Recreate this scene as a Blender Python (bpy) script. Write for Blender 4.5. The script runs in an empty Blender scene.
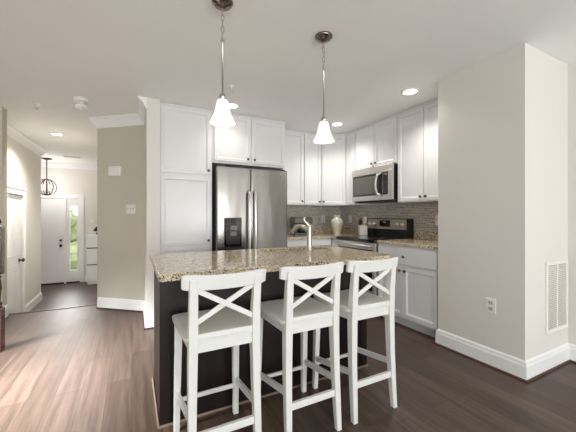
import bpy, bmesh, math, random
from mathutils import Vector, Matrix
S = bpy.context.scene
C = S.collection
R = math.radians
PI = math.pi
H = 2.46          # ceiling height
FZ = -0.42        # sunken foyer floor

# ------------------------------------------------------------------ camera
cam = bpy.data.cameras.new('camera'); cam.sensor_width = 36; cam.lens = 18.75; cam.clip_start = 0.02
co = bpy.data.objects.new('camera', cam); C.objects.link(co)
co.location = (0, 0, 1.2); co.rotation_euler = (R(90), 0, R(-27.5))
S.camera = co

# ------------------------------------------------------------------ world + light
w = bpy.data.worlds.new('world'); S.world = w; w.use_nodes = True
bgn = w.node_tree.nodes['Background']; bgn.inputs[0].default_value = (0.93, 0.96, 1.0, 1); bgn.inputs[1].default_value = 3.2
def area(name, loc, target, sx, sy, power, col=(1, 1, 1), spread=180):
    l = bpy.data.lights.new(name, 'AREA'); l.shape = 'RECTANGLE'; l.size = sx; l.size_y = sy
    l.energy = power; l.color = col; l.spread = R(spread)
    o = bpy.data.objects.new(name, l); C.objects.link(o); o.location = loc
    d = Vector(target) - Vector(loc)
    o.rotation_euler = d.to_track_quat('-Z', 'Y').to_euler()
    return o
for wx in (-1.9, .15, 2.2): area('offscreen_area', (wx, -3.45, 1.35), (wx + .2, 1.0, 3.3), 1.05, 1.9, 84, (0.96, 0.985, 1.0))  # daylight of the windows behind the camera
area('offscreen_area', (-2.8, 1.9, 2.05), (-1.1, 2.75, 0), 1.7, .6, 125, (0.96, 0.985, 1.0), 44)  # added beam, out of view, to brighten the left floor; no window known
area('door_daylight', (-1.3, 8.72, 0.95), (-0.6, 3.2, -0.1), 0.5, 1.8, 5, (1, 0.99, 0.97), 80)
S.view_settings.view_transform = 'Standard'; S.view_settings.look = 'None'
S.view_settings.exposure = 0.15; S.view_settings.gamma = 1.0; S.view_settings.use_curve_mapping = False
S.cycles.max_bounces = 10; S.cycles.diffuse_bounces = 6; S.cycles.glossy_bounces = 5
S.cycles.use_denoising = True; S.cycles.sample_clamp_indirect = 6

# ------------------------------------------------------------------ materials
def srgb(r, g, b):
    f = lambda c: (c / 255 / 12.92) if c / 255 <= .04045 else ((c / 255 + .055) / 1.055) ** 2.4
    return (f(r), f(g), f(b), 1)
def mat(name, col, rough=.5, metal=0, bump=0, bscale=60, spec=.5, var=0, coat=0, emit=None, estr=0, alpha=None, trans=0):
    m = bpy.data.materials.new(name); m.use_nodes = True
    nt = m.node_tree; b = nt.nodes['Principled BSDF']
    b.inputs['Base Color'].default_value = col; b.inputs['Roughness'].default_value = rough
    b.inputs['Metallic'].default_value = metal; b.inputs['Specular IOR Level'].default_value = spec
    b.inputs['Coat Weight'].default_value = coat; b.inputs['Coat Roughness'].default_value = .15
    b.inputs['Transmission Weight'].default_value = trans
    if emit: b.inputs['Emission Color'].default_value = emit; b.inputs['Emission Strength'].default_value = estr
    tc = nt.nodes.new('ShaderNodeTexCoord'); n = nt.nodes.new('ShaderNodeTexNoise')
    n.inputs['Scale'].default_value = bscale; n.inputs['Detail'].default_value = 4
    nt.links.new(tc.outputs['Object'], n.inputs['Vector'])
    if bump:
        bp = nt.nodes.new('ShaderNodeBump'); bp.inputs['Strength'].default_value = bump; bp.inputs['Distance'].default_value = .002
        nt.links.new(n.outputs['Fac'], bp.inputs['Height']); nt.links.new(bp.outputs['Normal'], b.inputs['Normal'])
    mx = nt.nodes.new('ShaderNodeMix'); mx.data_type = 'RGBA'; mx.blend_type = 'MIX'
    v = max(var, .02)
    mx.inputs[6].default_value = tuple(c * (1 - v) for c in col[:3]) + (1,)
    mx.inputs[7].default_value = tuple(min(1, c * (1 + v)) for c in col[:3]) + (1,)
    nt.links.new(n.outputs['Fac'], mx.inputs[0]); nt.links.new(mx.outputs[2], b.inputs['Base Color'])
    return m
M = {}
M['wall'] = mat('wall_paint', srgb(222, 219, 213), .85, bump=.05, bscale=200)
M['wall_green'] = mat('wall_paint_hall', srgb(198, 194, 180), .85, bump=.05, bscale=200)
M['foyer'] = mat('foyer_paint', srgb(226, 222, 217), .85)
M['ceiling'] = mat('ceiling_paint', srgb(243, 244, 242), .9, bump=.03, bscale=150)
M['trim'] = mat('trim_white', srgb(240, 240, 240), .35)
M['door'] = mat('door_white', srgb(238, 238, 240), .4)
M['cab'] = mat('cabinet_white', srgb(226, 226, 227), .3, coat=.2)
M['toe'] = mat('toe_grey', srgb(205, 206, 208), .5)
M['stool'] = mat('stool_white', srgb(222, 222, 219), .3, coat=.2)
M['knob'] = mat('dark_knob', srgb(92, 86, 82), .3, .8)
M['nickel'] = mat('brushed_nickel', srgb(200, 195, 186), .28, 1)
M['darknickel'] = mat('dark_nickel', srgb(120, 112, 104), .2, 1)
M['handle'] = mat('satin_steel_handle', srgb(225, 224, 222), .3, .9)
M['black'] = mat('black_plastic', srgb(22, 20, 20), .3)
M['glass_black'] = mat('black_glass', srgb(14, 13, 13), .06, coat=.5)
M['mw_glass'] = mat('microwave_glass', srgb(95, 90, 86), .15, coat=.4)
M['panel_grey'] = mat('display_grey', srgb(120, 120, 118), .3)
M['darkside'] = mat('fridge_side', srgb(70, 68, 68), .5)
M['espresso'] = mat('espresso_wood', srgb(24, 15, 14), .38, var=.15, bscale=12, spec=.35)
M['newel'] = mat('newel_wood', srgb(62, 36, 28), .25, var=.15, bscale=12, coat=.4)
M['shoe'] = mat('shoe_wood', srgb(70, 44, 32), .4)
M['cream'] = mat('cream_ceramic', srgb(200, 196, 180), .25, coat=.5)
M['white_cer'] = mat('white_ceramic', srgb(228, 222, 212), .3)
M['spoon'] = mat('dark_spoon_wood', srgb(84, 42, 28), .5)
M['appl_brown'] = mat('dark_brown_plastic', srgb(70, 55, 48), .3)
M['plate'] = mat('white_plate', srgb(238, 236, 230), .4)
M['slot'] = mat('outlet_slot', srgb(196, 192, 186), .5)
M['lamp'] = mat('frosted_shade', srgb(250, 246, 236), .4, emit=(1, .95, .86, 1), estr=1.1)
M['lens'] = mat('light_lens', srgb(250, 250, 248), .4, emit=(1, .97, .92, 1), estr=6)
M['flame'] = mat('candle_bulb', srgb(255, 240, 210), .4, emit=(1, .88, .7, 1), estr=2)
M['iron'] = mat('dark_iron', srgb(58, 46, 40), .5, .4)
M['leaf'] = mat('hedge_green', srgb(152, 162, 118), .7, var=.75, bscale=12)
M['lawn'] = mat('lawn_green', srgb(140, 150, 110), .9, var=.3, bscale=8)
M['steel_sink'] = mat('sink_steel', srgb(120, 116, 112), .35, .8)
M['dark_line'] = mat('drawer_gap_shade', srgb(60, 52, 48), .5)

def steel():
    m = mat('stainless_steel', srgb(160, 157, 154), .2, 1)
    nt = m.node_tree; b = nt.nodes['Principled BSDF']
    tc = nt.nodes.new('ShaderNodeTexCoord'); mp = nt.nodes.new('ShaderNodeMapping'); mp.inputs['Scale'].default_value = (3, 3, 600)
    n = nt.nodes.new('ShaderNodeTexNoise'); n.inputs['Scale'].default_value = 1
    mp2 = nt.nodes.new('ShaderNodeMapping'); mp2.inputs['Scale'].default_value = (5, 5, 1.0)
    n2 = nt.nodes.new('ShaderNodeTexNoise'); n2.inputs['Scale'].default_value = 1; n2.inputs['Detail'].default_value = 1
    bp = nt.nodes.new('ShaderNodeBump'); bp.inputs['Strength'].default_value = .5; bp.inputs['Distance'].default_value = .012
    b2 = nt.nodes.new('ShaderNodeBump'); b2.inputs['Strength'].default_value = .1; b2.inputs['Distance'].default_value = .0005
    L = nt.links.new
    L(tc.outputs['Object'], mp.inputs[0]); L(mp.outputs[0], n.inputs['Vector']); L(tc.outputs['Object'], mp2.inputs[0]); L(mp2.outputs[0], n2.inputs['Vector'])
    L(n2.outputs['Fac'], bp.inputs['Height']); L(n.outputs['Fac'], b2.inputs['Height']); L(bp.outputs['Normal'], b2.inputs['Normal']); L(b2.outputs['Normal'], b.inputs['Normal'])
    return m
M['steel'] = steel()
M['satin2'] = mat('satin_steel_light', srgb(206, 202, 196), .36, .8)
M['satin'] = mat('satin_steel', srgb(186, 176, 160), .42, .75)

def granite(name='granite', dark=1.0):
    m = bpy.data.materials.new(name); m.use_nodes = True; nt = m.node_tree; L = nt.links.new
    b = nt.nodes['Principled BSDF']; b.inputs['Roughness'].default_value = .09
    tc = nt.nodes.new('ShaderNodeTexCoord')
    def vor(s):
        v = nt.nodes.new('ShaderNodeTexVoronoi'); v.inputs['Scale'].default_value = s; v.inputs['Randomness'].default_value = 1
        L(tc.outputs['Object'], v.inputs['Vector']); return v
    v1 = vor(190); v2 = vor(120)
    n = nt.nodes.new('ShaderNodeTexNoise'); n.inputs['Scale'].default_value = 22; n.inputs['Detail'].default_value = 5
    L(tc.outputs['Object'], n.inputs['Vector'])
    sx = nt.nodes.new('ShaderNodeSeparateColor'); L(v1.outputs['Color'], sx.inputs[0])
    r1 = nt.nodes.new('ShaderNodeValToRGB'); L(sx.outputs[0], r1.inputs[0]); r1.color_ramp.interpolation = 'CONSTANT'
    cols = [(0, srgb(58, 48, 44)), (.09, srgb(150, 132, 112)), (.22, srgb(196, 180, 154)), (.45, srgb(220, 210, 188)), (.72, srgb(236, 230, 216))]
    e = r1.color_ramp.elements; e[0].position = 0; e[0].color = cols[0][1]; e[1].position = cols[1][0]; e[1].color = cols[1][1]
    for p, c in cols[2:]:
        k = e.new(p); k.color = c
    r2 = nt.nodes.new('ShaderNodeValToRGB'); L(n.outputs['Fac'], r2.inputs[0])
    r2.color_ramp.elements[0].position = .35; r2.color_ramp.elements[0].color = srgb(214, 200, 178)
    r2.color_ramp.elements[1].position = .6; r2.color_ramp.elements[1].color = srgb(255, 250, 240)
    mx = nt.nodes.new('ShaderNodeMix'); mx.data_type = 'RGBA'; mx.blend_type = 'MULTIPLY'; mx.inputs[0].default_value = .6
    L(r1.outputs[0], mx.inputs[6]); L(r2.outputs[0], mx.inputs[7])
    s2 = nt.nodes.new('ShaderNodeSeparateColor'); L(v2.outputs['Color'], s2.inputs[0])
    th = nt.nodes.new('ShaderNodeMath'); th.operation = 'LESS_THAN'; th.inputs[1].default_value = .05; L(s2.outputs[1], th.inputs[0])
    m2 = nt.nodes.new('ShaderNodeMix'); m2.data_type = 'RGBA'; L(th.outputs[0], m2.inputs[0]); L(mx.outputs[2], m2.inputs[6]); m2.inputs[7].default_value = srgb(40, 34, 32)
    L(m2.outputs[2], b.inputs['Base Color'])
    return m
M['granite'] = granite()

def floor_mat():
    m = bpy.data.materials.new('plank_floor'); m.use_nodes = True; nt = m.node_tree; L = nt.links.new
    b = nt.nodes['Principled BSDF']
    tc = nt.nodes.new('ShaderNodeTexCoord')
    mp = nt.nodes.new('ShaderNodeMapping'); mp.inputs['Rotation'].default_value = (0, 0, PI / 2)
    L(tc.outputs['Object'], mp.inputs[0])
    br = nt.nodes.new('ShaderNodeTexBrick'); br.inputs['Scale'].default_value = 1
    br.inputs['Brick Width'].default_value = 1.25; br.inputs['Row Height'].default_value = .152; br.inputs['Mortar Size'].default_value = .0016
    br.inputs['Mortar Smooth'].default_value = .2; br.inputs['Bias'].default_value = 0; br.offset = .37
    br.inputs['Color1'].default_value = srgb(74, 59, 50); br.inputs['Color2'].default_value = srgb(90, 74, 65); br.inputs['Mortar'].default_value = srgb(50, 38, 32)
    L(mp.outputs[0], br.inputs['Vector'])
    mp2 = nt.nodes.new('ShaderNodeMapping'); mp2.inputs['Scale'].default_value = (28, 1.6, 1); L(tc.outputs['Object'], mp2.inputs[0])
    n = nt.nodes.new('ShaderNodeTexNoise'); n.inputs['Scale'].default_value = 1; n.inputs['Detail'].default_value = 6; n.inputs['Roughness'].default_value = .6
    L(mp2.outputs[0], n.inputs['Vector'])
    r = nt.nodes.new('ShaderNodeValToRGB'); L(n.outputs['Fac'], r.inputs[0])
    r.color_ramp.elements[0].position = .3; r.color_ramp.elements[0].color = (.5, .47, .45, 1)
    r.color_ramp.elements[1].position = .72; r.color_ramp.elements[1].color = (1.35, 1.35, 1.35, 1)
    mx = nt.nodes.new('ShaderNodeMix'); mx.data_type = 'RGBA'; mx.blend_type = 'MULTIPLY'; mx.inputs[0].default_value = 1.0
    L(br.outputs['Color'], mx.inputs[6]); L(r.outputs[0], mx.inputs[7]); L(mx.outputs[2], b.inputs['Base Color'])
    rr = nt.nodes.new('ShaderNodeMapRange'); L(n.outputs['Fac'], rr.inputs[0]); rr.inputs[3].default_value = .36; rr.inputs[4].default_value = .5
    L(rr.outputs[0], b.inputs['Roughness'])
    bp = nt.nodes.new('ShaderNodeBump'); bp.inputs['Strength'].default_value = .25; bp.inputs['Distance'].default_value = .001
    L(n.outputs['Fac'], bp.inputs['Height']); L(bp.outputs['Normal'], b.inputs['Normal'])
    return m
M['floor'] = floor_mat()

def tile_mat():
    m = bpy.data.materials.new('mosaic_tile'); m.use_nodes = True; nt = m.node_tree; L = nt.links.new
    b = nt.nodes['Principled BSDF']; b.inputs['Roughness'].default_value = .25
    tc = nt.nodes.new('ShaderNodeTexCoord'); sp = nt.nodes.new('ShaderNodeSeparateXYZ'); L(tc.outputs['Object'], sp.inputs[0])
    ad = nt.nodes.new('ShaderNodeMath'); ad.operation = 'SUBTRACT'; L(sp.outputs[0], ad.inputs[0]); L(sp.outputs[1], ad.inputs[1])
    cb = nt.nodes.new('ShaderNodeCombineXYZ'); L(ad.outputs[0], cb.inputs[0]); L(sp.outputs[2], cb.inputs[1])
    br = nt.nodes.new('ShaderNodeTexBrick'); br.inputs['Scale'].default_value = 1
    br.inputs['Brick Width'].default_value = .085; br.inputs['Row Height'].default_value = .021; br.inputs['Mortar Size'].default_value = .0028
    br.offset = .43; br.squash = .6; br.squash_frequency = 3
    br.inputs['Color1'].default_value = srgb(140, 132, 123); br.inputs['Color2'].default_value = srgb(184, 176, 166); br.inputs['Mortar'].default_value = srgb(222, 218, 210)
    L(cb.outputs[0], br.inputs['Vector']); L(br.outputs['Color'], b.inputs['Base Color'])
    return m
M['tile'] = tile_mat()
def glass_mat():
    m = bpy.data.materials.new('window_glass'); m.use_nodes = True; nt = m.node_tree
    b = nt.nodes['Principled BSDF']; nt.nodes.remove(b)
    t = nt.nodes.new('ShaderNodeBsdfTransparent'); g = nt.nodes.new('ShaderNodeBsdfGlossy'); g.inputs['Roughness'].default_value = .02
    mx = nt.nodes.new('ShaderNodeMixShader'); mx.inputs[0].default_value = .06
    nt.links.new(t.outputs[0], mx.inputs[1]); nt.links.new(g.outputs[0], mx.inputs[2]); nt.links.new(mx.outputs[0], nt.nodes['Material Output'].inputs[0])
    return m
M['glass'] = glass_mat()

# ------------------------------------------------------------------ helpers
def build(name, bm, m, parent=None, smooth=False, loc=None, bevel=0, rot=None):
    bmesh.ops.recalc_face_normals(bm, faces=bm.faces[:])
    me = bpy.data.meshes.new(name); bm.to_mesh(me); bm.free()
    if smooth:
        for p in me.polygons: p.use_smooth = True
    me.materials.append(M[m] if isinstance(m, str) else m)
    o = bpy.data.objects.new(name, me); C.objects.link(o)
    if parent: o.parent = parent
    if loc: o.location = loc
    if rot: o.rotation_euler = rot
    if bevel:
        md = o.modifiers.new('bevel', 'BEVEL'); md.width = bevel; md.segments = 2; md.limit_method = 'ANGLE'; md.angle_limit = R(40)
    return o
def box(bm, x0, x1, y0, y1, z0, z1):
    vs = [bm.verts.new(p) for p in ((x0, y0, z0), (x1, y0, z0), (x1, y1, z0), (x0, y1, z0), (x0, y0, z1), (x1, y0, z1), (x1, y1, z1), (x0, y1, z1))]
    fs = [bm.faces.new([vs[i] for i in f]) for f in ((3, 2, 1, 0), (4, 5, 6, 7), (0, 1, 5, 4), (1, 2, 6, 5), (2, 3, 7, 6), (3, 0, 4, 7))]
    for f in fs: f.normal_update()
    return fs
def bx(name, dims, m, parent=None, bevel=0, **k):
    bm = bmesh.new(); box(bm, *dims); return build(name, bm, m, parent, bevel=bevel, **k)
def prism(bm, pts, z0, z1):
    a = [bm.verts.new((x, y, z0)) for x, y in pts]; b = [bm.verts.new((x, y, z1)) for x, y in pts]
    bm.faces.new(a[::-1]); bm.faces.new(b); n = len(pts)
    for i in range(n): bm.faces.new([a[i], a[(i + 1) % n], b[(i + 1) % n], b[i]])
def lathe(bm, prof, seg=24, c=(0, 0)):
    rings = []
    for r, z in prof:
        rings.append([bm.verts.new((c[0] + r * math.cos(2 * PI * i / seg), c[1] + r * math.sin(2 * PI * i / seg), z)) for i in range(seg)] if r > 1e-6 else [bm.verts.new((c[0], c[1], z))])
    for a, b in zip(rings, rings[1:]):
        for i in range(seg):
            j = (i + 1) % seg
            if len(a) == 1 and len(b) == 1: continue
            if len(a) == 1: bm.faces.new([a[0], b[i], b[j]])
            elif len(b) == 1: bm.faces.new([a[i], a[j], b[0]])
            else: bm.faces.new([a[i], a[j], b[j], b[i]])
def tube(bm, pts, rad, seg=10, closed=False):
    pts = [Vector(p) for p in pts]; n = len(pts); rings = []
    up = Vector((0, 0, 1)); prev = None
    for i, p in enumerate(pts):
        if closed: t = (pts[(i + 1) % n] - pts[i - 1])
        else: t = (pts[min(i + 1, n - 1)] - pts[max(i - 1, 0)])
        t.normalize()
        if prev is None:
            a = t.cross(up)
            if a.length < .05: a = t.cross(Vector((1, 0, 0)))
            a.normalize()
        else:
            a = prev - t * prev.dot(t); a.normalize()
        prev = a; b = t.cross(a)
        r = rad[i] if isinstance(rad, (list, tuple)) else rad
        rings.append([bm.verts.new(p + (a * math.cos(2 * PI * k / seg) + b * math.sin(2 * PI * k / seg)) * r) for k in range(seg)])
    m = n if closed else n - 1
    for i in range(m):
        a, b = rings[i], rings[(i + 1) % n]
        for k in range(seg): bm.faces.new([a[k], a[(k + 1) % seg], b[(k + 1) % seg], b[k]])
    if not closed: bm.faces.new(rings[0][::-1]); bm.faces.new(rings[-1])
def bar(bm, stations):
    """stations: (x, y, z, half width x, half depth y) rectangular section loft, mostly vertical"""
    rings = [[bm.verts.new((x + sx * hx, y + sy * hy, z)) for sx, sy in ((-1, -1), (1, -1), (1, 1), (-1, 1))] for x, y, z, hx, hy in stations]
    for a, b in zip(rings, rings[1:]):
        for k in range(4): bm.faces.new([a[k], a[(k + 1) % 4], b[(k + 1) % 4], b[k]])
    bm.faces.new(rings[0][::-1]); bm.faces.new(rings[-1])
def beam(bm, a, b, wy, hz):
    """rectangular beam between two points: wy thickness across, hz height"""
    a = Vector(a); b = Vector(b); t = (b - a).normalized(); up = Vector((0, 0, 1))
    s = t.cross(up).normalized() * wy / 2; u = s.cross(t).normalized() * hz / 2
    v = [bm.verts.new(p + i * s + j * u) for p in (a, b) for i, j in ((-1, -1), (1, -1), (1, 1), (-1, 1))]
    for f in ((3, 2, 1, 0), (4, 5, 6, 7), (0, 1, 5, 4), (1, 2, 6, 5), (2, 3, 7, 6), (3, 0, 4, 7)): bm.faces.new([v[i] for i in f])
def sweep(bm, path, prof, side=1):
    """mitred sweep of profile (out, z) along a 2D path; out goes to the left (side=1) of travel"""
    P = [Vector((x, y)) for x, y in path]; n = len(P); rings = []
    for i in range(n):
        ns = []
        if i > 0: t = (P[i] - P[i - 1]).normalized(); ns.append(Vector((-t.y, t.x)) * side)
        if i < n - 1: t = (P[i + 1] - P[i]).normalized(); ns.append(Vector((-t.y, t.x)) * side)
        m = sum(ns, Vector((0, 0))); m.normalize(); k = 1 / max(.3, m.dot(ns[0]))
        rings.append([bm.verts.new((P[i].x + m.x * k * o, P[i].y + m.y * k * o, z)) for o, z in prof])
    q = len(prof)
    for a, b in zip(rings, rings[1:]):
        for k in range(q): bm.faces.new([a[k], a[(k + 1) % q], b[(k + 1) % q], b[k]])
    bm.faces.new(rings[0][::-1]); bm.faces.new(rings[-1])
def tag(o, label=None, cat=None, group=None, kind=None):
    if label: o['label'] = label
    if cat: o['category'] = cat
    if group: o['group'] = group
    if kind: o['kind'] = kind
    return o
def thing(name, label, cat, loc=(0, 0, 0), rz=0, group=None):
    o = bpy.data.objects.new(name, None); C.objects.link(o); o.location = loc; o.rotation_euler = (0, 0, rz); o.empty_display_size = .1
    return tag(o, label, cat, group)
def copy_tree(o, parent=None):
    c = o.copy(); C.objects.link(c)
    if parent: c.parent = parent
    for ch in list(o.children): copy_tree(ch, c)
    return c
def struct(o, label, cat): return tag(o, label, cat, kind='structure')

# ------------------------------------------------------------------ shell
# floors
def rect(name, x0, x1, y0, y1, z0, z1, m): return bx(name, (x0, x1, y0, y1, z0, z1), m)
bm = bmesh.new(); prism(bm, [(-3, -3.6), (3.5, -3.6), (3.5, 4.4), (.2, 4.4), (-.12, 4.5), (-.36, 4.8), (-1.56, 4.8), (-1.56, 4.725), (-3, 4.725)], -.06, 0)
struct(build('floor', bm, 'floor'), 'dark brown wood plank kitchen floor', 'floor')
struct(rect('floor_foyer', -3, .6, 4.8, 9.1, FZ - .06, FZ, 'floor'), 'sunken wood floor of the entry hall', 'floor')
# step edge
struct(rect('trim_1', -1.56, -.36, 4.785, 4.825, -.03, .006, 'shoe'), 'dark wood nosing where the kitchen floor steps down to the entry hall', 'trim')
struct(rect('trim_2', -1.56, -.3, 4.80, 4.81, FZ, -.03, 'trim'), 'white riser board under the step edge', 'trim')
struct(rect('ceiling', -3, 3.5, -3.6, 9.1, H, H + .08, 'ceiling'), 'flat painted ceiling over kitchen and hall', 'ceiling')
# walls
struct(rect('wall_back', .14, 3.4, 4.2, 4.34, 0, H, 'wall'), 'kitchen back wall behind the refrigerator', 'wall')
struct(rect('wall_right', 3.22, 3.36, -3.6, 4.2, 0, H, 'wall'), 'right wall behind the range and right of the vent', 'wall')
struct(rect('wall_right_column', 2.54, 3.22, 1.14, 1.84, 0, H, 'wall'), 'boxed-out wall column on the right of the cabinets', 'wall')
struct(rect('wall_rear', -3, 3.36, -3.74, -3.6, 0, H, 'wall'), 'wall behind the viewer', 'wall')
struct(rect('wall_left', -3.14, -3, -3.6, 4.57, 0, H, 'wall'), 'far left wall of the room', 'wall')
struct(rect('wall_left_corner', -3, -1.32, 4.57, 4.72, FZ, H, 'wall_green'), 'greige wall end at the left edge beside the newel post', 'wall')
bm = bmesh.new(); prism(bm, [(.14, 3.52), (.275, 3.52), (.275, 4.2), (.14, 4.2)], 0, H)
struct(build('wall_pantry_side', bm, 'wall'), 'narrow wall end left of the pantry cabinet', 'wall')
bm = bmesh.new(); prism(bm, [(.14, 4.16), (.14, 4.34), (-.3, 4.72), (-.3, 8.9), (-.40, 8.9), (-.40, 4.62)], FZ, H)
struct(build('wall_hall', bm, 'wall_green'), 'angled greige hall wall with the light switches', 'wall')
# foyer left wall with door opening
Y0d, Y1d = 5.52, 6.26
DT = FZ + 1.95
bm = bmesh.new()
box(bm, -1.70, -1.56, 4.72, Y0d, FZ, H); box(bm, -1.70, -1.56, Y1d, 7.36, FZ, H); box(bm, -1.70, -1.56, Y0d, Y1d, DT, H)
struct(build('wall_foyer_left', bm, 'foyer'), 'entry hall left wall with an interior door', 'wall')
struct(rect('wall_foyer_side', -3.1, -3, 4.9, 9, FZ, H, 'foyer'), 'far left side wall of the entry', 'wall')
# foyer end wall with openings for door and sidelight
FX0, FX1 = -2.33, -1.435      # front door
SX0, SX1 = -1.40, -1.12      # sidelight
bm = bmesh.new()
FD = FZ + 2.05
box(bm, -3, FX0, 8.87, 9.0, FZ, H); box(bm, SX1 + .0, -.3, 8.87, 9.0, FZ, H); box(bm, FX0, SX1, 8.87, 9.0, FD, H)
struct(build('wall_foyer_end', bm, 'foyer'), 'bright end wall of the entry around the front door', 'wall')

# mouldings
base_prof = lambda z: [(0, z), (.016, z), (.016, z + .105), (.012, z + .118), (.010, z + .135), (.004, z + .145), (0, z + .145)]
shoe_prof = lambda z: [(0.016, z), (.029, z), (.028, z + .008), (.022, z + .014), (.016, z + .016)]
crown_prof = [(0, H - .12), (.010, H - .12), (.012, H - .104), (.018, H - .098), (.03, H - .066), (.052, H - .038), (.066, H - .028), (.068, H - .018), (.085, H - .016), (.085, H), (0, H)]
def base(name, path, side, z, label, shoe=True):
    bm = bmesh.new(); sweep(bm, path, base_prof(z), side); o = struct(build(name, bm, 'trim'), label, 'baseboard')
    if shoe:
        bm = bmesh.new(); sweep(bm, path, shoe_prof(z), side); build('shoe_moulding', bm, 'shoe', o)
    return o
base('baseboard_right', [(2.59, 1.84), (2.54, 1.84), (2.54, 1.14), (3.22, 1.14), (3.22, -3.5)], -1, 0, 'white baseboard wrapping the right wall column')
base('baseboard_hall', [(.275, 3.52), (.14, 3.52), (.14, 4.16), (-.39, 4.615)], 1, 0, 'white baseboard along the angled hall wall')
base('baseboard_left', [(-2.9, 4.57), (-1.32, 4.57), (-1.32, 4.715)], -1, 0, 'white baseboard on the wall end at the left edge')
base('baseboard_foyer', [(-1.56, 6.37), (-1.56, 7.36), (-1.69, 7.36)], -1, FZ, 'white baseboard on the entry hall left wall', False)
base('baseboard_foyer_end', [(-1.02, 8.87), (-.42, 8.87)], -1, FZ, 'white baseboard on the entry end wall', False)
bm = bmesh.new(); sweep(bm, [(.14, 3.52), (.14, 4.16), (-.40, 4.62), (-.40, 4.75)], crown_prof, 1)
struct(build('trim_3', bm, 'trim'), 'white crown moulding on top of the angled hall wall', 'moulding')
bm = bmesh.new(); sweep(bm, [(-1.56, 4.73), (-1.56, 7.36), (-1.70, 7.36)], crown_prof, -1)
struct(build('trim_4', bm, 'trim'), 'white crown moulding along the entry hall left wall', 'moulding')
bm = bmesh.new(); sweep(bm, [(-2.9, 8.87), (-.41, 8.87)], crown_prof, -1)
struct(build('trim_5', bm, 'trim'), 'white crown moulding above the front door', 'moulding')

# ------------------------------------------------------------------ panel doors
def panel_door(bm, w, h, t, panels, depth=.008):
    """slab with raised panels; x 0..w, front at y=0 facing -y"""
    box(bm, 0, w, 0, t, 0, h)
    for x0, x1, z0, z1 in panels:
        f = box(bm, x0, x1, -.006, 0.001, z0, z1)
        fr = f[2]
        r = bmesh.ops.inset_region(bm, faces=[fr], thickness=.02, depth=0)
        bmesh.ops.translate(bm, verts=list(fr.verts), vec=(0, .004, 0))
def face_frame(o, x, y, z, rz): o.location = (x, y, z); o.rotation_euler = (0, 0, rz)
# interior door on foyer left wall (facing +X): local -y -> +x : rot +90; local +x -> +y
d = bpy.data.objects.new('door_1', None); C.objects.link(d); struct(d, 'white panelled interior door with dark knob on the entry hall left wall', 'door')
face_frame(d, -1.585, Y0d + .01, FZ + .01, R(90))
wd = Y1d - Y0d - .02
bm = bmesh.new(); panel_door(bm, wd, 1.93, .035, [(.11, .33, .2, .85), (wd - .33, wd - .11, .2, .85), (.11, .33, 1.0, 1.80), (wd - .33, wd - .11, 1.0, 1.80)])
build('door_slab', bm, 'door', d, bevel=.003)
bm = bmesh.new(); lathe(bm, [(0, 0), (.03, 0), (.03, .008), (.012, .012), (.012, .035), (.026, .045), (.028, .06), (.018, .07), (0, .072)], 16)
k = build('door_knob', bm, 'iron', d, True); k.location = (wd - .07, -.0, .91); k.rotation_euler = (R(90), 0, 0)
bm = bmesh.new()
box(bm, -1.559, -1.54, Y0d - .08, Y0d, FZ, DT + .08); box(bm, -1.559, -1.54, Y1d, Y1d + .08, FZ, DT + .08)
box(bm, -1.559, -1.54, Y0d, Y1d, DT, DT + .08); box(bm, -1.559, -1.525, Y0d - .1, Y1d + .1, DT + .08, DT + .11)
struct(build('trim_6', bm, 'trim', bevel=.003), 'white casing around the interior door', 'casing')
# front door
d = bpy.data.objects.new('door_2', None); C.objects.link(d); struct(d, 'white six panel front door with dark knob and deadbolt', 'door')
face_frame(d, FX0 + .005, 8.90, FZ + .01, 0)
wd = FX1 - FX0 - .01; a0, a1, b0, b1 = .13, wd / 2 - .05, wd / 2 + .05, wd - .13
bm = bmesh.new(); panel_door(bm, wd, 2.02, .045, [(a0, a1, .22, .82), (b0, b1, .22, .82), (a0, a1, 1.0, 1.62), (b0, b1, 1.0, 1.62), (a0, a1, 1.72, 1.9), (b0, b1, 1.72, 1.9)])
build('door_slab', bm, 'door', d, bevel=.003)
for z, nm, r in ((.90, 'door_knob', .03), (1.03, 'deadbolt', .025)):
    bm = bmesh.new(); lathe(bm, [(0, 0), (r, 0), (r, .01), (.012, .014), (.012, .03), (r * .9, .04), (r * .9, .055), (0, .06)], 16)
    k = build(nm, bm, 'iron', d, True); k.location = (wd - .07, 0, z); k.rotation_euler = (R(90), 0, 0)
bx('threshold', (-.02, wd + .3, -.05, .09, -.01, .02), 'iron', d)
# sidelight window
d = bpy.data.objects.new('window_1', None); C.objects.link(d); struct(d, 'tall narrow sidelight window with greenery beyond, right of the front door', 'window')
face_frame(d, SX0, 8.88, FZ, 0)
ws = SX1 - SX0
bm = bmesh.new(); gx0, gx1, gz0, gz1 = .07, ws - .065, .30, 1.86
box(bm, 0, gx0, 0, .05, .02, 2.05); box(bm, gx1, ws, 0, .05, .02, 2.05); box(bm, gx0, gx1, 0, .05, .02, gz0); box(bm, gx0, gx1, 0, .05, gz1, 2.05)
box(bm, gx0 - .01, gx1 + .01, -.01, 0, .09, .22)
build('window_frame', bm, 'trim', d, bevel=.003)
bm = bmesh.new()
for z in (.70, 1.127, 1.55): box(bm, gx0, gx1, .01, .04, z - .018, z + .018)
build('muntin', bm, 'trim', d)
bx('glass_pane', (gx0, gx1, .022, .028, gz0, gz1), 'glass', d)
bm = bmesh.new()
box(bm, FX0 - .09, FX0, 8.845, 8.869, FZ, FD + .09); box(bm, FX1, SX0, 8.84, 8.88, FZ, FD); box(bm, SX1, SX1 + .075, 8.845, 8.869, FZ, FD + .09); box(bm, FX0, SX1, 8.845, 8.869, FD, FD + .09)
struct(build('trim_7', bm, 'trim', bevel=.003), 'white casing around the front door and sidelight', 'casing')
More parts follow.
